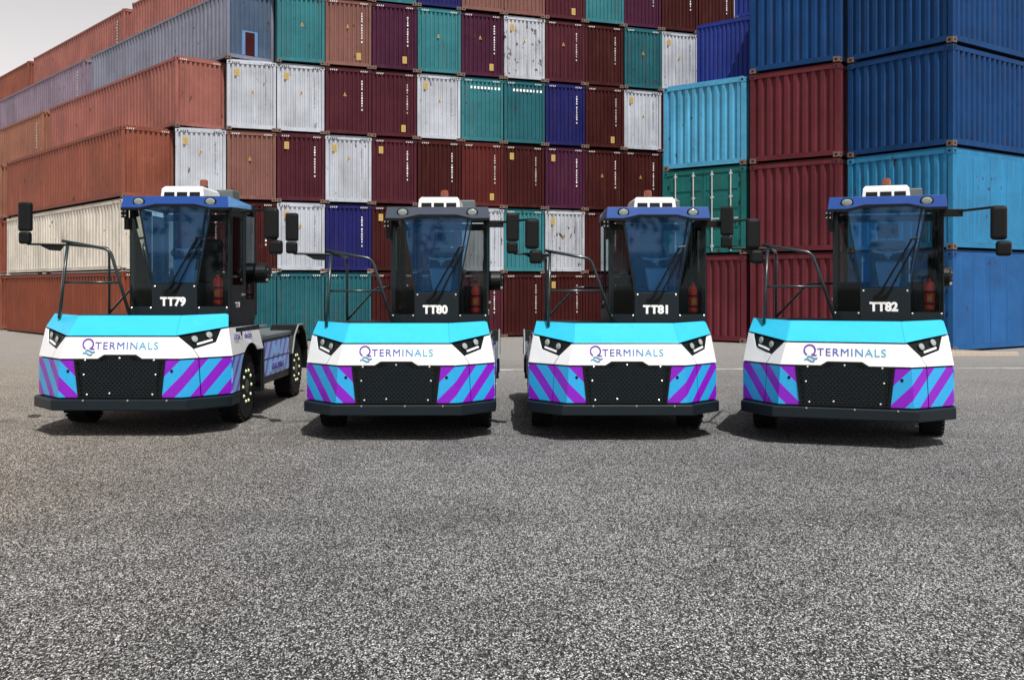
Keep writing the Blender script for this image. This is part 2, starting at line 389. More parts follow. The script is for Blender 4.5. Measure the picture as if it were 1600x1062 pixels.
# ------------------------------------------------------------------ containers
def corrugated(w, h, n, depth, axis, flip=False):
    """trapezoid sheet of width w along x (axis 'x') or y, n ribs, outer face at 0, inner face at depth"""
    mb = MB(); p = w/n; prof = []
    for k in range(n):
        a = k*p
        prof += [(a, depth), (a+.30*p, depth), (a+.45*p, 0), (a+.85*p, 0)]
    prof.append((w, depth))
    def pt(u, d, z): return (u, d, z) if axis == 'x' else ((-d if flip else d), u, z)
    lo = mb.add([pt(u, d, 0) for u, d in prof]); hi = mb.add([pt(u, d, h) for u, d in prof])
    for k in range(len(prof)-1):
        q = (lo[k], lo[k+1], hi[k+1], hi[k])
        mb.face(q if (axis == 'x' or flip) else tuple(reversed(q)))
    return mb
MESH = {}
def shared(key, fn):
    if key not in MESH: MESH[key] = fn()
    return MESH[key]
def mesh_of(mb, name, nm=1):
    me = bpy.data.meshes.new(name); me.from_pydata(mb.v, [], mb.f)
    for _ in range(nm): me.materials.append(None)
    for p, mi in zip(me.polygons, mb.m): p.material_index = mi
    me.update(); return me
def put(name, me, mats, parent, loc=(0,0,0), bevel=0):
    o = link(name, me, parent, bevel); o.location = loc
    for k, m in enumerate(mats):
        o.material_slots[k].link = 'OBJECT'; o.material_slots[k].material = m
    return o
def container(loc, rz, W, H, L, color, label, group, ribs=9, side_ribs=16, depth=.045, door=False, smooth_side=False,
              code=None, yellow=None, tri=None, ticks=True, big=False, patch=False, line_code=False, shaded_end_color=None, side_marks=False):
    t = empty('shipping_container', loc, rz); tag(t, label, 'container', group)
    m = CC[color]; e = .10 if not big else .16          # post width
    gap = .06; H -= gap
    key = (round(W,2), round(H,2), round(L,2), ribs, side_ribs, big)
    def frame():
        b = MB(); rt = .09 if not big else .13; rb = .13 if not big else .17
        for x in (0, W-e):
            for y in (0, L-e): b.box(x, x+e, y, y+e, .05, H-.04)
        for y in (.012, L-.09):                         # end rails
            b.box(e, W-e, y, y+.08, H-rt-.02, H-.02); b.box(e, W-e, y, y+.08, .07, .07+rb)
        for x in (.012, W-.082):                        # side rails
            b.box(x, x+.07, e, L-e, H-rt-.02, H-.02); b.box(x, x+.07, e, L-e, .07, .07+rb)
        return mesh_of(b, 'frame')
    put('frame', shared(('fr',)+key, frame), [m], t)
    rb = .20 if not big else .24; ph = H-rb-.10 if not big else H-rb-.14
    if not door:
        put('end_panel', shared(('ep',)+key, lambda: mesh_of(corrugated(W-2*e, ph, ribs, depth, 'x'), 'end_panel')), [CC[shaded_end_color] if shaded_end_color else m], t, (e, .025, rb-.005))
    else:
        for s in (0, 1):
            dw = (W-2*e)/2-.012; x0 = e+.004+s*(dw+.016)
            d = MB(); d.box(0, dw, 0, .05, 0, ph)
            for k in range(4):                          # pressed horizontal panels
                z = ph*(k+.08)/4; d.box(.12, dw-.12, -.02, 0, z, z+ph/4*.78)
            do = d.build('door', m, t, bevel=.012); do.location = (x0, .04, rb-.005)
            for fx in (.24, .74):
                rd = MB(); x = dw*fx; rd.tube([(x, -.06, -.12), (x, -.06, ph+.06)], .026, 8)
                for z in (.04, .9, ph*.66, ph-.1): rd.box(x-.055, x+.055, -.075, -.02, z, z+.07)
                rd.build('lock_rod', M['rod'], do)
                hd = MB(); hd.box(x-.02, x+.30, -.085, -.06, 1.05, 1.10); hd.build('handle', M['rod'], do)
            for z in (.2, .9, 1.6, 2.3):
                hg = MB(); xx = -.02 if s == 0 else dw-.08; hg.box(xx, xx+.10, -.035, .0, z, z+.09); hg.build('hinge', M['hole'], do)
    put('back_panel', shared(('bp',)+key, lambda: mesh_of(MB().box(e, W-e, L-.05, L-.03, .1, H-.06), 'back_panel')), [m], t)
    sl = L-2*e
    if smooth_side:
        fs = MB(); fs.box(-.03, 0, 0, sl, 0, ph); fs.build('side_panel', m, t).location = (W-.012, e, rb-.005)
        for k in range(1, 9):
            r_ = MB(); y = e+sl*k/9; r_.box(W-.013, W-.004, y-.02, y+.02, rb+.03, rb+ph-.05); r_.build('seam_strip', m, t)
    else:
        put('side_panel', shared(('sr',)+key, lambda: mesh_of(corrugated(sl, ph, side_ribs, depth, 'y', True), 'side_panel')), [m], t, (W-.02, e, rb-.005))
    put('side_panel', shared(('sl',)+key, lambda: mesh_of(corrugated(sl, ph, side_ribs, depth, 'y'), 'side_panel')), [m], t, (.02, e, rb-.005))
    put('roof', shared(('rf',)+key, lambda: mesh_of(MB().box(.03, W-.03, .03, L-.03, H-.05, H-.025).box(.13, W-.13, .10, L-.10, H-.024, H+.055), 'roof')), [m], t)  # inset upper box added to block sky light in the gap between tiers
    put('underframe', shared(('uf',)+key, lambda: mesh_of(MB().box(.09, W-.09, .1, L-.1, .085, .15), 'underframe')), [M['hole']], t)
    cs = .15 if not big else .21
    def cast():
        b = MB(); b.box(-.012, cs, -.012, cs, 0, cs*.82)
        b.box(cs*.28, cs*.72, -.016, -.012, cs*.22, cs*.58, 1); b.box(-.016, -.012, cs*.28, cs*.72, cs*.22, cs*.58, 1)
        return mesh_of(b, 'corner_casting', 2)
    def castr():
        b = MB(); b.box(-cs, .012, -.012, cs, 0, cs*.82)
        b.box(-cs*.72, -cs*.28, -.016, -.012, cs*.22, cs*.58, 1); b.box(.012, .016, cs*.28, cs*.72, cs*.22, cs*.58, 1)
        return mesh_of(b, 'corner_casting', 2)
    for z in (0, H-cs*.82):
        put('corner_casting', shared(('cl', cs), cast), [M['casting'] if z == 0 else m, M['hole']], t, (0, 0, z))
        put('corner_casting', shared(('cr', cs), castr), [M['casting'] if z == 0 else m, M['hole']], t, (W, 0, z))
        for x, k, fn in ((0, 'cl', cast), (W, 'cr', castr)):
            o = put('corner_casting', shared((k, cs), fn), [m, M['hole']], t, (x, L-cs, z))
    fy = .022                                            # markings just proud of the outer rib faces
    if ticks:
        b = MB()
        for s in (0, 1):
            for k in range(4):
                x = (.16+k*.075) if s == 0 else (W-.16-k*.075-.04)
                b.slab([(x, .008, H-.105), (x+.035, .008, H-.105), (x+.06, .008, H-.045), (x+.025, .008, H-.045)], .003, (W/2, 2, 1))
        b.build('height_marking', M['faded'] if color not in ('white', 'cream') else M['black'], t)['kind'] = 'stuff'
    if code:
        b = MB(); x = W-e-.26; z = H-.42; rr = random.Random(sum(map(ord, label)))
        for k in range(11):
            if k in (4, 10): z -= .05
            ww = .03+.03*rr.random()
            b.box(x-ww/2, x+ww/2, fy-.004, fy, z-.062, z)
            if rr.random() < .6: b.box(x-ww/2+.015, x+ww/2-.012, fy-.006, fy-.004, z-.045, z-.018, 1)
            z -= .098
        b.build('code_marking', [M['faded'] if code == 'lettering' and rr.random() < .45 else M[code], m], t)['kind'] = 'stuff'
    if line_code:
        b = MB(); rr = random.Random(5)
        for k in range(9):
            x = .38+k*.145; b.box(x, x+.05+.04*rr.random(), fy-.004, fy, H-.40, H-.30)
        b.build('code_marking', M['lettering'], t)['kind'] = 'stuff'
    if yellow is not None:
        b = MB(); x, z = yellow; b.box(x, x+.17, fy-.005, fy, z, z+.27)
        for q in (.04, .11, .18): b.box(x+.03, x+.14, fy-.007, fy-.005, z+q, z+q+.025, 1)
        b.build('warning_label', [M['yellow'], M['greymark']], t)
    if tri is not None:
        b = MB(); x, z = tri
        b.slab([(x-.06, fy-.005, z), (x+.06, fy-.005, z), (x-.005, fy-.005, z+.15)], .004, (W/2, 2, z), 0)
        b.slab([(x-.02, fy-.008, z+.025), (x+.03, fy-.008, z+.025), (x, fy-.008, z+.085)], .002, (W/2, 2, z), 1)
        b.build('warning_triangle', [M['yellow'], M['black']], t)
    if side_marks:
        b = MB(); rr = random.Random(len(label))
        for k in range(9):
            y = .80; z = H-.45-k*.14; b.box(.008, .012, y, y+.10+.08*rr.random(), z-.085, z)
        b.build('side_marking', M['faded'], t)['kind'] = 'stuff'
    if patch:
        b = MB(); b.box(.60, 1.22, fy-.004, fy, .22, 1.12); b.box(.72, 1.10, fy-.008, fy-.004, .22, 1.07, 1)
        b.build('repaint_patch', [M['wall_paint_patch'], CC['dark red']], t)
    return t

ORD = ['', 'first', 'second', 'third', 'fourth', 'fifth', 'sixth', 'seventh', 'eighth', 'ninth', 'tenth', 'eleventh', 'twelfth', 'thirteenth', 'fourteenth']
TIER = ['', 'ground tier', 'second tier', 'third tier', 'fourth tier', 'fifth tier', 'top tier']
# back wall of container ends: column 0 starts at P0, STEP per column
P0 = Vector((-10.366, 37.27)); STEP = Vector((1.6763, .628)); WH = 2.586
WANG = math.atan2(STEP.y, STEP.x); WW = STEP.length-.045
wall = {
 1: {-1: 'maroon', 0: 'teal', 1: 'teal', 2: 'teal', 3: 'dark red', 4: 'dark red', 5: 'maroon', 6: 'dark red', 7: 'dark red', 8: 'dark red', 9: 'maroon', 10: 'red', 11: 'dark red'},
 2: {-1: 'maroon', 0: 'dark red', 1: 'white', 2: 'navy', 3: 'dark red', 4: 'maroon', 5: 'white', 6: 'turquoise', 7: 'chipped white', 8: 'dark red', 9: 'maroon', 10: 'red', 11: 'dark red'},
 3: {-1: 'white', 0: 'salmon', 1: 'maroon', 2: 'white', 3: 'maroon', 4: 'dark red', 5: 'red', 6: 'dark red', 7: 'purple', 8: 'dark red', 9: 'dark red', 10: 'teal', 11: 'maroon'},
 4: {0: 'white', 1: 'white', 2: 'maroon', 3: 'maroon', 4: 'white', 5: 'turquoise', 6: 'teal', 7: 'navy', 8: 'dark red', 9: 'white', 10: 'red', 11: 'dark red'},
 5: {1: 'turquoise', 2: 'salmon', 3: 'purple', 4: 'turquoise', 5: 'purple', 6: 'chipped white', 7: 'maroon', 8: 'dark red', 9: 'teal', 10: 'white', 11: 'maroon'},
 6: {2: 'salmon', 3: 'turquoise', 4: 'navy', 5: 'salmon', 6: 'salmon', 7: 'maroon', 8: 'turquoise', 9: 'purple', 10: 'dark red', 11: 'dark red'},
}
reds = ('maroon', 'dark red', 'red', 'purple', 'salmon', 'navy')
rw = random.Random(3)
for tier, row in wall.items():
    for c, colr in row.items():
        p = P0+STEP*c
        j = Vector((-STEP.y, STEP.x)).normalized()*rw.uniform(-.05, .05)
        kw = {}
        kw['code'] = 'lettering' if colr in reds else ('greymark' if 'white' in colr else None)
        if (tier, c) in ((1, 0), (1, 1), (1, 2), (3, 0), (6, 4)): kw['code'] = None
        if 'white' in colr or rw.random() < .33: kw['yellow'] = (.26, WH-.62) if ('white' in colr or rw.random() < .5) else (1.15, .25)
        if (tier, c) in ((5, 2), (5, 3), (5, 5), (3, 5)): kw['yellow'] = (1.18, .3)
        if colr in ('turquoise', 'teal'): kw['yellow'] = None
        if 'white' in colr or rw.random() < .45: kw['tri'] = (.82+rw.uniform(-.1, .1), WH-rw.uniform(.9, 1.25))
        kw['line_code'] = (tier, c) in ((4, 5), (4, 6))
        nth = c-(-2 if tier <= 3 else tier-5)+1
        lab = f"{colr} corrugated container end in the back wall, {TIER[tier]}, {ORD[nth]} from its left corner"
        container((p.x+j.x, p.y+j.y, (tier-1)*WH), WANG+R(rw.uniform(-.3, .3)), WW, WH, 5.8, colr, lab, 'containers stacked in the back wall', **kw)

# left block: long sides run back to the left, each tier starting one column further right
LD = Vector((-.657, .754)); LX = Vector((.754, .657)); LANG = math.atan2(LX.y, LX.x); LL = 14.2
starts = {1: -2, 2: -2, 3: -2, 4: -1, 5: 0, 6: 1}
lcol = {1: ['rust', 'brick'], 2: ['cream', 'brick'], 3: ['brick', 'brown'], 4: ['rose', 'brown'], 5: ['grey blue', 'grey violet'], 6: ['rose', 'rose', 'brick']}
place = ['at the wall corner', 'behind the corner one', 'farthest back in its line']
for tier, cols in lcol.items():
    for k, colr in enumerate(cols):
        p = P0+STEP*starts[tier]+LD*(k*(LL+1.15))
        container((p.x, p.y, (tier-1)*WH), LANG, 1.86, WH, LL, colr, f"long {colr} container, ribbed side visible, {TIER[tier]} of left block, {place[k]}",
                  'long containers in the left block', side_ribs=42, depth=.05, patch=(tier == 5 and k == 0), shaded_end_color='shaded grey blue' if (tier == 5 and k == 0) else None,  # tier-five corner end coloured darker than its side to imitate shade
                  yellow=None, tri=None, ticks=(k == 0), side_marks=(k == 1 and tier > 3))

# right block: corner stack (A), then two stacks (B, C) running back to the left
aX = Vector((.59, -.807)); aANG = math.atan2(aX.y, aX.x); aL = Vector((11.34, 34.57)); AH = 3.19
near = [('azure', True, True), ('sky blue', False, True), ('deep blue', False, False), ('deep blue', False, False)]
nl = ['azure container with a hinged door end at the foot of the rightmost near stack', 'sky blue container second from the ground in the rightmost near stack',
      'deep blue ribbed container third from the ground in the rightmost near stack', 'deep blue container at the top of the rightmost near stack, cut by the frame']
for k, (colr, door, smooth) in enumerate(near):
    container((aL.x, aL.y, k*AH), aANG, 3.78, AH, 9.5, colr, nl[k], 'containers in the right block', ribs=11, side_ribs=30, depth=.075, door=door, smooth_side=smooth, ticks=False, big=True)
bX = Vector((.765, -.644)).normalized(); bANG = math.atan2(bX.y, bX.x); bR = Vector((11.06, 34.5)); BH = 3.21
bL = bR-bX*3.32
for k, (colr, lab) in enumerate([('crimson', 'crimson ribbed container on the ground in the middle stack of the right block'),
        ('crimson', 'crimson ribbed container second from the ground, between the teal doors and the sky blue end'),
        ('crimson', 'crimson ribbed container below the deep blue one in the middle stack of the right block'),
        ('deep blue', 'deep blue container topping the three crimson ones')]):
    container((bL.x, bL.y, k*BH), bANG, 3.28, BH, 6, colr, lab, 'containers in the right block', ribs=9, side_ribs=16, depth=.075, ticks=False, big=True)
cR = bR-bX*3.48; cL = bR-bX*6.92
for k, (colr, door, lab) in enumerate([('crimson', False, 'crimson container on the ground below the teal container doors'),
        ('green teal', True, 'teal container showing its closed double doors and pale lock rods'),
        ('light blue', False, 'light blue ribbed container above the teal container doors')]):
    container((cL.x, cL.y, k*BH), bANG, 3.40, BH, 6, colr, lab, 'containers in the right block', ribs=10, side_ribs=16, depth=.07, ticks=False, big=True, door=door)
bY = Vector((-bX.y, bX.x))
q = cL+bX*.86+bY*1.0
container((q.x, q.y, 3*BH), bANG, 2.75, 2.42, 5.2, 'indigo', 'indigo blue container set back on top of the light blue one', 'containers in the right block', ribs=14, side_ribs=14, depth=.04, ticks=False)
q = cL+bX*2.3+bY*1.3
container((q.x, q.y, 3*BH+2.42), bANG, 1.9, 2.42, 4.6, 'indigo', 'smaller indigo container at the very top between the back wall and right block', 'containers in the right block', ribs=9, side_ribs=14, depth=.04, ticks=False)

# dunnage timbers by the right stack
for (x, y, z, l_, rz, tilt, lab) in [(12.55, 29.9, .0, 2.3, 4, 0, 'long pale timber lying nearest on the ground by the blue stack'),
        (12.4, 30.55, .0, 1.5, -12, 0, 'short pale timber on the ground behind the longer one'),
        (13.0, 30.9, .02, 1.3, -38, 0, 'angled grey timber against the foot of the blue stack')]:
    b = MB(); b.box(0, l_, -.07, .07, 0, .11); b.box(.02, l_-.05, -.065, .05, .11, .125)
    o = b.build('timber', M['timber'], None, bevel=.012); o.location = (x, y, z); o.rotation_euler = (0, R(tilt), R(rz))
    tag(o, lab, 'timber', 'loose timbers by the right block')

# ------------------------------------------------------------------ terminal tractors
PK = {'z0': .50, 'z1': 1.005}
def lower(side, s, z):
    """point on the lower stripe skin: s = arc length from the centre line"""
    f = (z-.50)/.505; xk = .80-.03*f; yk = .06-.01*f; xe, ye = 1.29, .60
    L = math.hypot(xe-xk, ye-yk)
    if s <= xk: return Vector((side*s, yk, z))
    t = (s-xk)/L; return Vector((side*(xk+(xe-xk)*t), yk+(ye-yk)*t, z))
KINK0 = (Vector((.77, .05, 1.005)), Vector((.70, .10, 1.28)))       # white band, kink line bottom/top
END0 = (Vector((1.29, .60, 1.005)), Vector((1.225, .655, 1.375)))
def upper(side, u, z):
    zt = 1.28+.095*u; wv = (z-1.005)/(zt-1.005)
    a = KINK0[0].lerp(END0[0], u); b = KINK0[1].lerp(END0[1], u); p = a.lerp(b, wv)
    return Vector((side*p.x, p.y, p.z))
TOPK, TOPE = Vector((.668, .42, 1.55)), Vector((1.18, .83, 1.565))
def sd_(v, s): return Vector((s*v.x, v.y, v.z))

def wheel(root, x, y, side, r=.50, wd=.30):
    prof = [(r*.62, -wd/2), (r*.90, -wd/2), (r*.975, -wd*.40), (r, -wd*.30), (r, wd*.30), (r*.975, wd*.40), (r*.90, wd/2), (r*.62, wd/2)]
    mb = MB(); mb.lathe((0,0,0), (side,0,0), prof, 40)
    for k in range(36):                                   # tread blocks
        a = 2*math.pi*k/36
        for sx in (-.085, .085):
            c = Vector((sx, math.cos(a)*r, math.sin(a)*r)); tn = Vector((0, -math.sin(a), math.cos(a))); rn = Vector((0, math.cos(a), math.sin(a)))
            P = [c+Vector((dx,0,0))+tn*dt for dx, dt in ((-.06,-.026),(.06,-.018),(.06,.03),(-.06,.022))]
            mb.slab([p+rn*.008 for p in P], .02, (0,0,0))
    o = mb.build('wheel', M['rubber'], root); o.location = (x, y, r+.008)
    rm = MB(); rm.lathe((0,0,0), (side,0,0), [(r*.63, wd*.30), (r*.64, wd*.44), (r*.58, wd*.45), (r*.54, wd*.22), (r*.36, wd*.16), (r*.33, wd*.40), (r*.20, wd*.50), (r*.12, wd*.52)], 32)
    rm.build('rim', M['hub'], o)
    bt = MB()
    for k in range(10):
        a = 2*math.pi*k/10; bt.lathe((0, math.cos(a)*r*.45, math.sin(a)*r*.45), (side,0,0), [(.027, wd*.16), (.027, wd*.50), (.014, wd*.56)], 8)
    bt.build('lug_nut', M['nut'], o)['kind'] = 'stuff'
    return o

def tractor(number, loc, yaw, scale, label, visor, visor_side):
    t = empty('terminal_tractor', loc, R(yaw)); t.scale = (scale,)*3
    tag(t, label, 'tractor', 'terminal tractors parked in a row')
    H0 = (0, 1.6, .9)
    # --- inner hull, chassis, deck
    h = MB()
    ring = lambda z, i: [(-1.29+i, .62+i*.4, z), (-.78+i*.3, .06+i, z), (.78-i*.3, .06+i, z), (1.29-i, .62+i*.4, z)]
    a = h.add(ring(.46, .045)+[(1.24, .98, .46), (-1.24, .98, .46)]); b = h.add(ring(1.0, .045)+[(1.24, .98, 1.0), (-1.24, .98, 1.0)])
    c = h.add([(-1.16, .86, 1.53), (-.65, .45, 1.53), (.65, .45, 1.53), (1.16, .86, 1.53), (1.16, .98, 1.53), (-1.16, .98, 1.53)])
    for lo, hi in ((a, b), (b, c)):
        for k in range(6): h.face((lo[k], lo[(k+1)%6], hi[(k+1)%6], hi[k]))
    h.face(list(reversed(a))); h.face(c)
    h.box(-.82, .82, .975, 2.3, .45, 1.52); h.box(-1.24, 1.24, .99, 2.28, 1.13, 1.36); h.box(-1.15, 1.17, .985, 2.26, 1.36, 1.525)
    h.build('body_shell', M['dark'], t)
    ch = MB(); ch.box(-.55, .55, .9, 5.9, .42, .80); ch.box(-.95, .95, 1.47, 1.63, .40, .60); ch.box(-.95, .95, 4.8, 5.0, .40, .60)
    ch.build('chassis', M['black'], t)
    dk = MB(); dk.box(-1.22, 1.22, 2.31, 5.6, 1.10, 1.17); dk.box(-.5, .5, 2.7, 5.9, 1.171, 1.22); dk.box(-1.0, 1.0, 2.35, 2.6, 1.172, 1.42)
    dk.build('deck', M['grey'], t, bevel=.01)
    # --- bumper
    bp = MB()
    o_ = [(-1.31, .50), (-.86, 0), (.86, 0), (1.31, .50), (1.31, .95)]; o_ = [(-1.31, .95)]+o_
    i_ = [(1.22, .95), (1.22, .55), (.80, .16), (-.80, .16), (-1.22, .55), (-1.22, .95)]
    poly = o_+i_; n_ = len(poly)
    zz = lambda p: 0
    lo = bp.add([(x, y, .345) for x, y in poly]); hi = bp.add([(x, y, .487) for x, y in poly])
    for k in range(n_): bp.face((lo[k], lo[(k+1)%n_], hi[(k+1)%n_], hi[k]))
    for k in range(5):
        bp.face((lo[k+1], lo[k], lo[n_-1-k], lo[n_-2-k])); bp.face((hi[k], hi[k+1], hi[n_-2-k], hi[n_-1-k]))
    bo = bp.build('bumper', M['dark'], t, bevel=.014)
    bolt = MB()
    for x in (-.45, .12, .62): bolt.lathe((x, -.004, .475), (0,-1,0), [(.012, -.01), (.012, .006)], 8)
    bolt.build('bolt', M['steel'], bo)['kind'] = 'stuff'
    # --- cyan hood band: centre and two side facets
    hb = MB(); k0, k1 = KINK0[1]+Vector((0,0.01,.020)), TOPK
    e0, e1 = END0[1]+Vector((0,0.01,.020)), TOPE
    hb.slab([sd_(k0,-1), k0, k1, sd_(k1,-1)], .012, H0)
    ho = hb.build('hood_band', M['cyan'], t, bevel=.004)
    for s in (-1, 1):
        f = MB(); f.slab([sd_(k0,s)+Vector((s*.004,0,0)), sd_(e0,s), sd_(e1,s), sd_(k1,s)+Vector((s*.004,0,0))], .012, H0)
        f.build('hood_facet', M['cyan'], t, bevel=.004)
    # --- white band
    wb = MB(); Y = lambda z: .05+(z-1.005)/.275*.05
    zb = 1.005
    pts = [(-.77, zb), (-.285, zb), (-.205, 1.055), (.205, 1.055), (.285, zb), (.77, zb), (.70, 1.28), (-.70, 1.28)]
    wb.slab([(x, Y(z), z) for x, z in pts], .012, H0)
    wo = wb.build('white_front_panel', M['white'], t, bevel=.004)
    for s in (-1, 1):
        f = MB(); f.slab([upper(s, .003, zb), upper(s, .355, zb), upper(s, .275, 1.125), upper(s, .055, 1.282), upper(s, .003, 1.279)], .012, H0)
        f.build('white_corner_panel', M['white'], t, bevel=.003)
        f = MB(); f.slab([upper(s, .372, zb), upper(s, 1, zb), upper(s, 1, 1.374), upper(s, .86, 1.360), upper(s, .73, 1.195), upper(s, .29, 1.118)], .012, H0)
        f.build('white_corner_panel', M['white'], t, bevel=.003)
        # headlight pod
        hp = MB(); hp.slab([upper(s, .065, 1.278), upper(s, .285, 1.132), upper(s, .72, 1.205), upper(s, .845, 1.353)], .03, H0)
        ho2 = hp.build('headlight', M['black'], t)
        nrm = (upper(s, .6, 1.1)-upper(s, .2, 1.1)).cross(Vector((0,0,1))); nrm = Vector((nrm.x, nrm.y, .1)).normalized()
        if nrm.y > 0: nrm = Vector((-nrm.x, -nrm.y, .1)).normalized()
        for u, z in ((.33, 1.243), (.61, 1.288)):
            lm = MB(); cc = upper(s, u, z); lm.lathe(cc, nrm, [(.052, -.01), (.052, .010), (.044, .014)], 20)
            lm.build('lamp_rim', M['black'], ho2)
            l2 = MB(); l2.lathe(cc, nrm, [(.043, .0145), (.040, .020), (.022, .025)], 20, sx=1.0); l2.build('lamp_lens', M['lamp'], ho2)
        dr = MB(); dr.slab([upper(s, .36, 1.163)+nrm*.012, upper(s, .66, 1.212)+nrm*.012, upper(s, .655, 1.237)+nrm*.012, upper(s, .355, 1.188)+nrm*.012], .02, H0)
        dr.build('light_bar', M['lettering'], ho2)
        # striped lower skin: inner panel wraps the kink, outer panel, side panel
        z0, z1 = .508, .984
        gi = lambda z: .535+(z-.5)/.5*.055
        kx = lambda z: .80-.03*(z-.50)/.505
        Ls = .73
        sp = MB()
        P = [(gi(z0), z0), (kx(z0)-.001, z0), (kx(z1)-.001, z1), (gi(z1), z1)]
        sp.slab([lower(s, u, z) for u, z in P], .012, H0, 0, [(u, z) for u, z in P])
        P = [(kx(z0)+.001, z0), (kx(z0)+.26, z0), (kx(z1)+.26, z1), (kx(z1)+.001, z1)]
        sp.slab([lower(s, u, z) for u, z in P], .012, H0, 0, [(u, z) for u, z in P])
        so = sp.build('striped_inner_panel', M['stripe'], t)
        pl = MB(); cc = lower(s, .665, .845); pl.lathe(cc, (0,-1,0), [(.020, -.01), (.020, .004), (.012, .005)], 14); pl.build('tow_plug', M['black'], so)
        P = [(kx(z0)+.275, z0), (kx(z0)+Ls-.005, z0), (kx(z1)+Ls+.015, z1), (kx(z1)+.275, z1)]
        op = MB(); op.slab([lower(s, u, z) for u, z in P], .012, H0, 0, [(u, z) for u, z in P]); op.build('striped_outer_panel', M['stripe'], t)
        arc = [(1.6-.62*math.cos(R(an)), .51+.62*math.sin(R(an))) for an in (0, 12, 24, 36, 48, 51)]
        X = 1.292*s
        P = [(.615, z0)]+arc+[(.615, z1)]
        sp = MB(); sp.slab([(X, y, z) for y, z in P], .012, H0, 0, [(1.53+y-.6, z) for y, z in P]); sp.build('striped_side_panel', M['side_stripe'], t)
        arc2 = [(1.6-.62*math.cos(R(an)), .51+.62*math.sin(R(an))) for an in (54, 65, 78, 90, 102, 115, 126)]
        P = [(.615, zb)]+arc2+[(2.32, zb), (2.24, 1.36), (.66, 1.375)]
        sp = MB(); sp.slab([(X-s*(.065 if z > 1.2 else 0), y, z) for y, z in P], .012, H0)
        wso = sp.build('white_side_panel', M['white'], t)
        if s > 0:
            rot = (R(90), 0, R(90))
            for st, yy, ww in (('CCH', .82, .26), ('electric', 1.32, .42)):
                text('side_lettering', st, .12, M['indigo'], (X-.018, yy, 1.20), (R(80), 0, R(90)), wso, width=ww)
            ln = MB(); ln.box(X-.04, X-.02, 1.18, 1.195, 1.10, 1.36); ln.build('panel_joint', M['dark'], wso)
        # arch liner, mud guard, battery boxes
        al = MB(); pr = [(1.6-.625*math.cos(R(an)), .51+.625*math.sin(R(an))) for an in range(0, 181, 12)]
        for (ya, za), (yb, zb_) in zip(pr, pr[1:]):
            al.slab([(s*.84, ya, za), (s*1.28, ya, za), (s*1.28, yb, zb_), (s*.84, yb, zb_)], .006, (s*1.0, 1.6, 2.5))
        al.build('wheel_arch', M['black'], t)
        mg = MB(); mg.box(min(s*.85, s*1.27), max(s*.85, s*1.27), 2.26, 2.34, .36, 1.0); mg.box(min(s*1.1, s*1.28), max(s*1.1, s*1.28), 2.345, 2.44, .36, 1.10); mg.build('mud_guard', M['black'], t)
        xa, xb = sorted((s*.86, s*1.255))
        bb = MB(); bb.box(xa, xb, 2.46, 4.22, .44, 1.095); bo2 = bb.build('battery_box', M['dark'], t, bevel=.01)
        for z0_, z1_ in ((.56, .80), (.825, 1.07)):
            P = [(2.50, z0_), (4.19, z0_), (4.19, z1_), (2.50, z1_)]
            pn = MB(); pn.slab([(s*1.268, y, z) for y, z in P], .012, H0, 0, [(y*.9+.25*z, z) for y, z in P]); pn.build('battery_cover', M['side_stripe'], bo2)
        if s > 0:
            pn = MB(); pn.box(1.2685, 1.272, 2.85, 3.85, .60, .76); pn.box(1.2685, 1.272, 3.1, 3.5, .86, 1.0); pn.build('name_field', M['visor_side'], bo2)
            text('side_lettering', 'GAUSSIN', .13, M['indigo'], (1.275, 2.95, .63), (R(90), 0, R(90)), bo2, bold=.004, width=.8)
        rf = MB(); pr = [(4.95-.66*math.cos(R(an)), .62+.66*math.sin(R(an))) for an in (-15, 15, 45, 75, 105, 135, 165, 195)]
        for (ya, za), (yb, zb_) in zip(pr, pr[1:]):
            rf.slab([(s*.84, ya, za), (s*1.30, ya, za), (s*1.30, yb, zb_), (s*.84, yb, zb_)], .025, (s*1.0, 4.95, .5))
        fo = rf.build('rear_fender', M['black'], t)
        ed = MB(); pe = [(s*1.302, y, z) for y, z in [(4.95-.665*math.cos(R(an)), .62+.665*math.sin(R(an))) for an in (15, 45, 75, 105, 135, 165)]]
        ed.tube(pe, .014, 6); ed.build('fender_edge', M['edge'], fo)
        wheel(t, s*1.08, 1.6, s); wheel(t, s*1.08, 4.95, s); 
    # --- logo
    rx = math.atan2(.275, .05)
    lo_ = text('logo_lettering', 'TERMINALS', .135, M['logo_text'], (-.325, Y(1.125)-.004, 1.125), (rx, 0, 0), wo, spacing=1.15, width=.81, bold=.0)
    q = MB(); seg_ = []
    for k in range(29):
        an = R(-58+k*(300/28)); seg_.append(((math.cos(an)), math.sin(an)))
    def ribbon(mb, pts, wd):
        L_ = []; R_ = []
        for k, p in enumerate(pts):
            a_ = Vector(pts[max(k-1, 0)]); b_ = Vector(pts[min(k+1, len(pts)-1)]); d = (b_-a_).normalized(); nn = Vector((-d.y, d.x))
            L_.append(Vector(p)+nn*wd/2); R_.append(Vector(p)-nn*wd/2)
        l1 = mb.add([(p.x, p.y, .002) for p in L_]); r1 = mb.add([(p.x, p.y, .002) for p in R_])
        for k in range(len(pts)-1): mb.face((r1[k], r1[k+1], l1[k+1], l1[k]))
    ribbon(q, [(.066*x, .066*y) for x, y in seg_], .019)
    ribbon(q, [(.020, -.050), (.045, -.062), (.085, -.064)], .016)
    qo = q.build('logo_ring', M['logo_ring'], wo); qo.location = (-.415, Y(1.19)-.004, 1.19); qo.rotation_euler = (rx, 0, 0)
    q = MB()
    for dy, x0_ in ((-.085, -.03), (-.118, -.062)):
        ribbon(q, [(x0_+.125*k/10, dy+.012*math.sin(2*math.pi*k/10)-.010*k/10) for k in range(11)], .016)
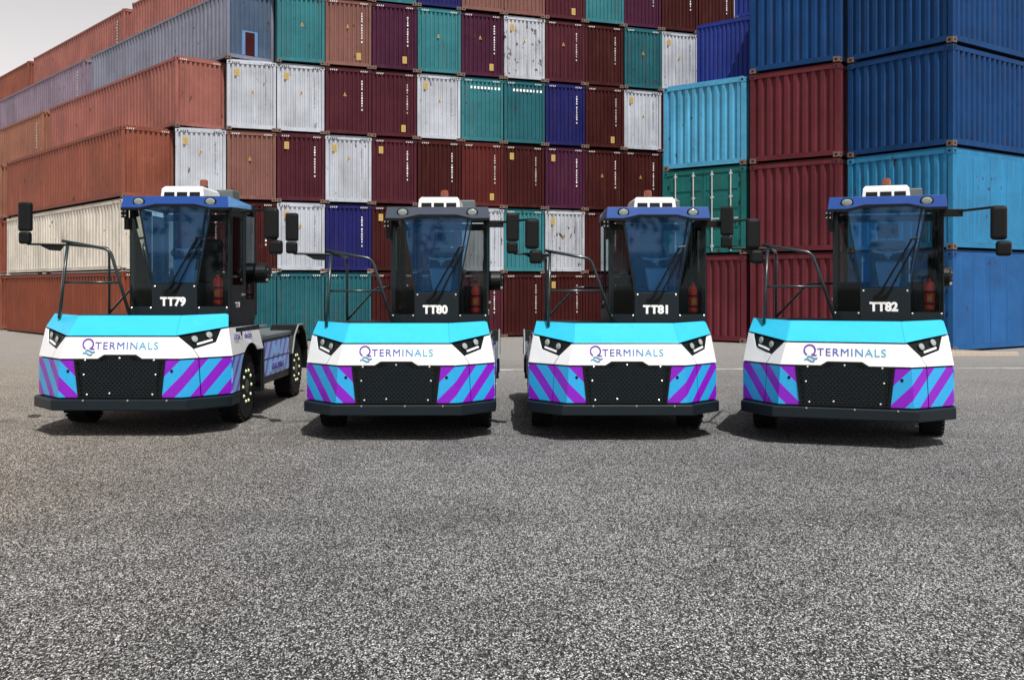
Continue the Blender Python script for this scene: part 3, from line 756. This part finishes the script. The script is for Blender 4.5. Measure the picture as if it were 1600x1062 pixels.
    q2 = q.build('logo_wave', M['logo_wave'], wo); q2.location = (-.415, Y(1.17)-.004, 1.19); q2.rotation_euler = (rx, 0, 0)
    # --- grille: brick-offset slotted plate in front of a dark back
    gr = MB(); pz, px = .0305, .056; edge = lambda z: .53+(z-.5)/.5*.055
    row = 0; z = .525
    while z+pz < 1.045:
        lim = edge(z)-.03 if z+pz < .985 else .215-(.03 if z+pz > 1.02 else 0)
        off = 0 if row % 2 else px/2
        k = -14
        while k <= 14:
            x0, x1 = k*px+off, (k+1)*px+off
            if x0 > -lim and x1 < lim:
                m1, m2 = .0075, .0065; yf, yb_ = .043, .062
                O = gr.add([(x0, yf, z), (x1, yf, z), (x1, yf, z+pz), (x0, yf, z+pz)])
                I = gr.add([(x0+m1, yf, z+m2), (x1-m1, yf, z+m2), (x1-m1, yf, z+pz-m2), (x0+m1, yf, z+pz-m2)])
                B = gr.add([(x0+m1, yb_, z+m2), (x1-m1, yb_, z+m2), (x1-m1, yb_, z+pz-m2), (x0+m1, yb_, z+pz-m2)])
                for j in range(4):
                    jj = (j+1) % 4
                    gr.face((O[j], O[jj], I[jj], I[j])); gr.face((I[j], I[jj], B[jj], B[j]))
            k += 1
        z += pz; row += 1
    go = gr.build('grille', M['dark'], t)
    bk = MB(); bk.slab([(-.53, .064, .505), (.53, .064, .505), (.585, .064, .997), (.28, .064, .997), (.20, .064, 1.047), (-.20, .064, 1.047), (-.28, .064, .997), (-.585, .064, .997)], .01, H0)
    bk.build('grille_backing', M['black'], go)
    fr = MB(); out_ = [(-.532, .503), (.532, .503), (.588, .997), (.283, .997), (.203, 1.048), (-.203, 1.048), (-.283, .997), (-.588, .997)]
    inn = [(-.497, .526), (.497, .526), (.552, .974), (.275, .974), (.192, 1.03), (-.192, 1.03), (-.275, .974), (-.552, .974)]
    A_ = fr.add([(x, .040, z) for x, z in out_]); B_ = fr.add([(x, .040, z) for x, z in inn]); A2 = fr.add([(x, .063, z) for x, z in out_])
    for k in range(8):
        kk = (k+1) % 8; fr.face((A_[k], A_[kk], B_[kk], B_[k])); fr.face((A_[kk], A_[k], A2[k], A2[kk]))
    fr.build('grille_frame', M['black'], go)
    bt = MB()
    for x, z in ((-.44, .985), (.44, .985), (0, 1.01), (-.46, .80), (.46, .80), (-.42, .545), (.42, .545), (-.13, .56)):
        bt.lathe((x, .042, z), (0,-1,0), [(.013, -.008), (.013, .006), (.007, .010)], 10)
    bt.build('bolt', M['steel'], go)['kind'] = 'stuff'
    # --- cab
    x0, x1, xm0, xm1 = -.16, 1.19, .18, .79
    yc, ye, yr = .70, .82, 2.24
    HC = (.5, 1.5, 2.2)
    cf = MB()
    for (x, y) in ((x0, ye), (x1-.06, ye), (x0, yr-.08), (x1-.06, yr-.08)): cf.box(x, x+.06, y, y+.07, 1.45, 3.02)
    cf.box(x0, x0+.05, ye+.07, yr-.08, 1.45, 1.72); cf.box(x1-.05, x1, ye+.07, yr-.08, 1.45, 1.74)   # lower side walls
    cf.box(x0+.06, x1-.06, yr-.06, yr-.01, 1.45, 2.05); cf.box(x0+.06, x1-.06, yr-.06, yr-.01, 2.9, 3.0)                                                  # rear wall
    cf.box(x0+.05, x1-.05, ye+.02, yr-.06, 1.50, 1.54)                                                 # floor
    cf.box(x1-.055, x1-.001, 1.62, 1.70, 1.74, 3.0)
    # mullions along the windscreen edge
    for sgn, xt, xb in ((1, .0, xm0), (-1, 1.0, xm1)):
        cf.slab([(xt, yc-.004, 3.03), (xt+sgn*.02, yc-.004, 3.03), (xb+sgn*.02, yc+.016, 1.95), (xb, yc+.016, 1.95)], .03, HC)
    cfo = cf.build('cab_frame', M['dark'], t)
    wsx = MB(); wsx.slab([(.022, yc, 3.03), (.978, yc, 3.03), (xm1-.022, yc+.02, 1.97), (xm0+.022, yc+.02, 1.97)], .008, HC)
    wso = wsx.build('windscreen', M['windshield'], t)
    for nm, pts in (('side_pane', [(x0+.012, ye-.002, 3.02), (-.002, yc+.002, 3.02), (xm0-.002, yc+.02, 1.95), (xm0-.002, yc+.02, 1.64), (x0+.012, ye-.002, 1.64)]),
                    ('side_pane', [(x1-.012, ye-.002, 3.02), (1.002, yc+.002, 3.02), (xm1+.002, yc+.02, 1.95), (xm1+.002, yc+.02, 1.64), (x1-.012, ye-.002, 1.64)])):
        sp = MB(); a = sp.add(pts)
        # fan from the outer edge so the pane folds cleanly
        sp.face((a[0], a[1], a[2])); sp.face((a[0], a[2], a[4])); sp.face((a[2], a[3], a[4]))
        sp.build(nm, M['pane'], t)
    rw_ = MB(); rw_.box(x0+.06, x1-.06, yr-.045, yr-.037, 2.05, 2.9); rw_.build('rear_window', M['pane'], t)
    lp = MB(); lp.box(xm0, xm1, yc+.005, yc+.05, 1.45, 1.962); lpo = lp.build('number_panel', M['dark'], t, bevel=.004)
    text('number_lettering', number, .155, M['lettering'], (xm0+.115, yc+.001, 1.675), (R(90), 0, 0), lpo, bold=.008, width=.345)
    for xa, xb in ((x0, xm0-.004), (xm1+.004, x1)):
        s_ = MB(); inner = xb if xa == x0 else xa; outer = xa if xa == x0 else xb
        s_.slab([(outer, ye-.006, 1.45), (inner, yc+.014, 1.45), (inner, yc+.014, 1.66), (outer, ye-.006, 1.66)], .03, HC); s_.build('sill_panel', M['dark'], t)
    bt = MB()
    for x, z, y in ((xm0+.04, 1.93, yc), (xm1-.04, 1.93, yc), (xm0-.02, 1.64, yc+.012), (xm1+.02, 1.64, yc+.012), (x0+.03, 1.64, ye-.02), (x1-.03, 1.64, ye-.02)):
        bt.lathe((x, y+.006, z), (0,-1,0), [(.013, -.01), (.013, .004), (.007, .008)], 10)
    bt.build('bolt', M['steel'], lpo)['kind'] = 'stuff'
    # side doors
    for s in (-1, 1):
        X = x1+.002 if s > 0 else x0-.002
        d = MB(); hx = (.5, 1.3, 2.2)
        dy0, dy1, wz0, wz1 = .93, 1.60, 1.95, 2.90
        d.slab([(X, dy0, 1.40), (X, dy1, 1.40), (X, dy1, wz0), (X, dy0, wz0)], .03, hx)
        d.slab([(X, dy0, wz1), (X, dy1, wz1), (X, dy1, 3.0), (X, dy0, 3.0)], .03, hx)
        d.slab([(X, dy0, wz0), (X, dy0+.05, wz0), (X, dy0+.05, wz1), (X, dy0, wz1)], .03, hx)
        d.slab([(X, dy1-.05, wz0), (X, dy1, wz0), (X, dy1, wz1), (X, dy1-.05, wz1)], .03, hx)
        do = d.build('door', M['dark'], t)
        gl = MB(); gl.slab([(X-s*.01, dy0+.05, wz0), (X-s*.01, dy1-.05, wz0), (X-s*.01, dy1-.05, wz1), (X-s*.01, dy0+.05, wz1)], .006, hx); gl.build('door_glass', M['pane'], do)
        hd = MB(); hd.box(min(X, X+s*.03), max(X, X+s*.03), 1.46, 1.56, 1.80, 1.83); hd.build('handle', M['steel'], do)
        rg = MB(); rg.slab([(X, 1.70, 1.75), (X, yr-.08, 1.75), (X, yr-.08, 2.95), (X, 1.70, 2.95)], .008, hx); rg.build('rear_quarter_pane', M['pane'], t)
        if s > 0:
            text('side_number', number, .10, M['lettering'], (X+.004, 1.12, 1.64), (R(90), 0, R(90)), do, bold=.003, width=.22)
    bx = MB(); bx.lathe((1.19, 2.30, 2.13), (1,0,0), [(.13, -.02), (.15, .02), (.15, .16), (.10, .20)], 20)
    for k in (-.10, -.03, .05): bx.lathe((1.37, 2.24, 2.13+k), (0,-1,0), [(.02, 0), (.02, .04)], 8, 1)
    bx.box(1.08, 1.19, 2.24, 2.34, 1.5, 2.45)
    bx.build('air_filter', [M['black'], M['steel']], t)
    # roof and visor
    rf = MB(); rf.box(x0-.03, x1+.0, ye-.03, yr+.02, 3.021, 3.125); rf.build('roof', M['dark'], t, bevel=.01)
    vs = MB(); yv = .655
    prof = [(x0-.06, 2.985), (.02, 2.985), (.24, 3.035), (.76, 3.035), (.98, 2.985), (x1+.03, 2.985), (x1+.01, 3.145), (x0-.04, 3.145)]
    vs.slab([(x, yv+(z-2.98)*.25, z) for x, z in prof], .05, HC); vo = vs.build('visor', visor, t, bevel=.006)
    un = MB()
    for (xa, za), (xb, zb_) in zip(prof[:5], prof[1:6]):
        un.slab([(xa, yv-.004, za), (xb, yv-.004, zb_), (xb, yv-.004, zb_-.03), (xa, yv-.004, za-.03)], .10, (.5, 1.5, 3.0))
    un.build('visor_lip', M['black'], vo)
    for s, X in ((1, x1+.02), (-1, x0-.05)):
        sw = MB(); sw.slab([(X+s*.012, yv+.06, 3.0), (X-s*.02, 2.0, 3.06), (X-s*.02, 2.0, 3.12), (X-s*.01, yv+.07, 3.145)], .03, HC)
        sw.build('visor_wing', visor_side if s > 0 else visor, vo)
    for x in (.02, .98):
        lm = MB(); lm.lathe((x, yv+.02, 3.07), (0,-1,-.2), [(.060, -.02), (.060, .012), (.050, .016)], 22, 0, 1.35); lm.build('visor_lamp_rim', M['black'], vo)
        l2 = MB(); l2.lathe((x, yv+.02, 3.07), (0,-1,-.2), [(.047, .0165), (.040, .022), (.02, .025)], 22, 0, 1.35); l2.build('visor_lamp', M['lamp'], vo)
    cm = MB(); cm.box(x0-.09, x0-.01, .74, .82, 2.86, 2.97); cm.box(x0-.06, x0+.0, .78, .84, 2.70, 2.86)
    for q1 in (2.885, 2.945):
        for q2 in (x0-.075, x0-.03): cm.lathe((q2, .742, q1), (0,-1,0), [(.011, 0), (.011, .01)], 8, 1)
    cm.build('camera_bracket', [M['black'], M['steel']], t)
    # roof air conditioner and beacon
    ac = MB(); xa, xb, ya, yb_ = .20, .80, .98, 1.75
    lo = ac.add([(xa, ya, 3.126), (xb, ya, 3.126), (xb+.02, yb_, 3.126), (xa-.02, yb_, 3.126)])
    md = ac.add([(xa+.015, ya+.015, 3.27), (xb-.015, ya+.015, 3.27), (xb-.005, yb_, 3.27), (xa+.005, yb_, 3.27)])
    tp = ac.add([(xa+.045, ya+.07, 3.31), (xb-.045, ya+.07, 3.31), (xb-.045, yb_, 3.31), (xa+.045, yb_, 3.31)])
    for l1, h1 in ((lo, md), (md, tp)):
        for k in range(4): ac.face((l1[k], l1[(k+1)%4], h1[(k+1)%4], h1[k]))
    ac.face(list(reversed(lo))); ac.face(tp)
    ao = ac.build('air_conditioner', M['white'], t, bevel=.005)
    for k in range(3):
        wn = MB(); xx = xa+.05+k*.175; wn.slab([(xx, ya-.001, 3.15), (xx+.145, ya-.001, 3.15), (xx+.143, ya+.007, 3.225), (xx+.002, ya+.007, 3.225)], .008, HC); wn.build('vent', M['black'], ao)
    wn = MB(); wn.slab([(xb+.001, ya+.15, 3.155), (xb+.004, ya+.45, 3.155), (xb-.006, ya+.45, 3.215), (xb-.009, ya+.15, 3.215)], .008, HC); wn.build('vent', M['grey'], ao)
    gb = MB(); gb.box(.30, .98, 1.77, 2.15, 3.126, 3.33); gbo = gb.build('roof_box', M['grey'], t, bevel=.015)
    bc = MB(); bc.lathe((.52, 1.9, 3.331), (0,0,1), [(.066, 0), (.066, .05), (.06, .06)], 20); bco = bc.build('beacon', M['black'], t)
    bl = MB(); bl.lathe((.52, 1.9, 3.392), (0,0,1), [(.058, 0), (.060, .05), (.054, .085), (.035, .095)], 20); bl.build('beacon_lens', M['amber'], bco, 0)
    # wipers
    wp = MB(); wp.tube([(.37, .675, 1.86), (.42, .67, 1.90), (.80, .665, 2.58)], .014, 6); wp.tube([(.47, .675, 1.86), (.52, .67, 1.90), (.86, .665, 2.56)], .014, 6)
    wp.tube([(.78, .663, 2.585), (.88, .663, 2.60)], .013, 6)
    wpo = wp.build('wiper', M['black'], t)
    wb_ = MB(); wb_.tube([(.78, .672, 2.15), (.86, .67, 2.62), (.92, .672, 2.98)], .010, 6); wb_.build('wiper_blade', M['black'], wpo)
    mt = MB(); mt.box(.35, .50, .672, .705, 1.845, 1.885); mt.build('wiper_motor_cover', M['black'], wpo)
    # interior
    st = MB(); st.box(.28, .80, 1.45, 1.95, 1.545, 1.98); sto = st.build('seat', M['seat'], t, bevel=.05, seg=3)
    st = MB(); st.box(.30, .78, 1.85, 2.02, 1.99, 2.62); st.build('backrest', M['seat'], sto, bevel=.05, seg=3)
    st = MB(); st.box(.40, .68, 1.86, 1.98, 2.66, 2.86); st.build('headrest', M['seat'], sto, bevel=.04, seg=3)
    cn = MB(); lo = cn.add([(.42, .92, 1.98), (.66, .92, 1.98), (.66, 1.1, 1.98), (.42, 1.1, 1.98)]); hi = cn.add([(.36, .98, 2.30), (.70, .98, 2.30), (.68, 1.16, 2.32), (.38, 1.16, 2.32)])
    for k in range(4): cn.face((lo[k], lo[(k+1)%4], hi[(k+1)%4], hi[k]))
    cn.face(list(reversed(lo))); cn.face(hi)
    cno = cn.build('steering_console', M['console'], t, bevel=.02)
    ds = MB(); ds.box(.20, .78, .80, 1.12, 1.545, 1.975); ds.box(.86, 1.1, 1.15, 1.6, 1.545, 2.05); ds.build('dashboard', M['seat'], t, bevel=.02)
    sw = MB(); cw = Vector((.53, 1.12, 2.42)); ax = Vector((0, -.45, .9)).normalized(); ux = Vector((1,0,0)); vx = ax.cross(ux)
    sw.tube([cw+(ux*math.cos(2*math.pi*k/24)+vx*math.sin(2*math.pi*k/24))*.21 for k in range(25)], .016, 8)
    swo = sw.build('steering_wheel', M['seat'], t)
    sp = MB()
    for an in (20, 160, 270): sp.tube([cw, cw+(ux*math.cos(R(an))+vx*math.sin(R(an)))*.20], .016, 6)
    sp.lathe(cw, ax, [(.05, -.02), (.05, .02), (.03, .03)], 14); sp.build('spoke', M['lettering'], swo)
    ex = MB(); ex.lathe((1.02, .90, 1.68), (0,0,1), [(.055, 0), (.068, .02), (.068, .30), (.050, .36), (.022, .385), (.022, .41)], 18)
    exo = ex.build('fire_extinguisher', M['red'], t, 0)
    eb = MB()
    for z in (1.75, 1.90): eb.lathe((1.02, .90, z), (0,0,1), [(.071, 0), (.071, .028)], 18)
    eb.box(.99, 1.05, .87, .93, 2.09, 2.13); eb.tube(bend([(1.0, .89, 2.12), (.93, .88, 2.10), (.93, .88, 1.85)], .04), .008, 6); eb.build('extinguisher_strap', M['black'], exo)
    el = MB(); el.box(.99, 1.05, .826, .833, 1.80, 1.87); el.build('extinguisher_label', M['yellow'], exo)
    # mirrors: cab arm on the right
    am = MB(); am.tube(bend([(x1, .86, 2.93), (x1+.20, .80, 2.94), (x1+.62, .68, 2.975)], .06), .017, 8); am.box(x1, x1+.22, .80, .86, 2.87, 2.965)
    amo = am.build('mirror_arm', M['black'], t, bevel=.004)
    mm = MB(); mm.box(x1+.52, x1+.71, .60, .72, 2.56, 2.985); mm.build('mirror_head', M['black'], amo, bevel=.045, seg=3)
    mm = MB(); mm.box(x1+.58, x1+.76, .61, .73, 2.36, 2.55); mm.build('wide_angle_mirror', M['black'], amo, bevel=.04, seg=3)
    # rail with the left mirror
    rl = MB()
    rl.tube(bend([(-1.06, .78, 2.545), (-.42, .80, 2.43), (-.12, .72, 1.54)], .09), .022, 10)
    ro = rl.build('hand_rail', M['rail'], t, smooth=True)
    r2 = MB(); r2.tube([(-1.02, .60, 1.50), (-.99, .80, 2.53)], .022, 10); r2.build('rail_post', M['rail'], ro, smooth=True)
    r2 = MB(); r2.tube([(-1.01, .70, 1.985), (-.27, .76, 1.985)], .017, 10); r2.build('mid_rail', M['rail'], ro, smooth=True)
    r2 = MB(); r2.tube(bend([(-1.0, .80, 2.50), (-1.0, 2.25, 2.50), (-1.0, 2.25, 1.17)], .12), .020, 10); r2.build('side_rail', M['rail'], ro, smooth=True)
    r2 = MB(); r2.tube(bend([(-1.0, 2.25, 1.53), (-.55, 2.25, 2.03), (-.17, 2.25, 2.03)], .09), .018, 10); r2.build('stair_rail', M['rail'], ro, smooth=True)
    am = MB(); am.tube(bend([(-1.0, .78, 2.49), (-1.50, .70, 2.50), (-1.52, .70, 2.60)], .03), .016, 8)
    am.slab([(-1.02, .77, 2.50), (-1.35, .725, 2.49), (-1.22, .74, 2.42), (-1.08, .76, 2.41)], .035, (-1.2, 1.5, 2.45))
    amo = am.build('mirror_arm', M['black'], t, bevel=.003)
    mm = MB(); mm.box(-1.60, -1.425, .64, .74, 2.67, 3.06); mm.build('mirror_head', M['black'], amo, bevel=.03, seg=3)
    mm = MB(); mm.box(-1.595, -1.44, .64, .75, 2.50, 2.665); mm.build('wide_angle_mirror', M['black'], amo, bevel=.035, seg=3)
    return t

tractor('TT79', (-5.33, 13.86, 0), 0, 1.06, 'cyan and white terminal tractor numbered TT79, leftmost, showing its flank and deck', M['visor'], M['visor_side'])
tractor('TT80', (-1.53, 13.47, 0), 0, 1.0, 'terminal tractor numbered TT80 with a dark slate cab visor', M['visor_dark'], M['visor_dark'])
tractor('TT81', (1.52, 13.48, 0), 0, 1.0, 'blue-visored terminal tractor numbered TT81, between TT80 and TT82', M['visor'], M['visor_side'])
tractor('TT82', (4.22, 13.0, 0), -19, 1.03, 'blue-visored terminal tractor numbered TT82, rightmost, turned towards the camera', M['visor'], M['visor_side'])

# ------------------------------------------------------------------ trees across the yard, behind the camera: the cab glass mirrors them
def leaf_mat():
    m, n, l, b = newmat('tree_foliage')
    oi = n.new('ShaderNodeTexCoord'); nz = n.new('ShaderNodeTexNoise'); nz.inputs['Scale'].default_value = .7; l.new(oi.outputs['Object'], nz.inputs['Vector'])
    cr = n.new('ShaderNodeValToRGB'); e = cr.color_ramp.elements
    e[0].position = .35; e[0].color = (.018, .04, .012, 1); e[1].position = .68; e[1].color = (.06, .11, .03, 1)
    l.new(nz.outputs['Fac'], cr.inputs[0]); l.new(cr.outputs[0], b.inputs['Base Color']); b.inputs['Roughness'].default_value = .7
    return m
rt = random.Random(8); tb = MB()
for k in range(17):
    cx, cy, th = -40+k*5+rt.uniform(-1.2, 1.2), -30+rt.uniform(-3, 3), rt.uniform(10, 15)
    tb.lathe((cx, cy, 0), (0,0,1), [(.28, 0), (.2, th*.45), (.08, th*.8)], 7, 1)
    for _ in range(520):
        d = Vector((rt.gauss(0,1), rt.gauss(0,1), rt.gauss(0,1))).normalized()*(rt.random()**.4)
        c = Vector((cx, cy, th*.58))+Vector((d.x*3.4, d.y*3.0, d.z*th*.42))
        u = Vector((rt.gauss(0,1), rt.gauss(0,1), rt.gauss(0,1))).normalized(); v = u.orthogonal().normalized(); q = rt.uniform(.18, .42)
        i = tb.add([c-u*q, c-v*q*.6, c+u*q, c+v*q*.6]); tb.face(i)
tl = tb.build('tree_line', [leaf_mat(), M['timber']])
tag(tl, 'row of leafy green trees mirrored in the cab windscreens', 'trees', kind='stuff')
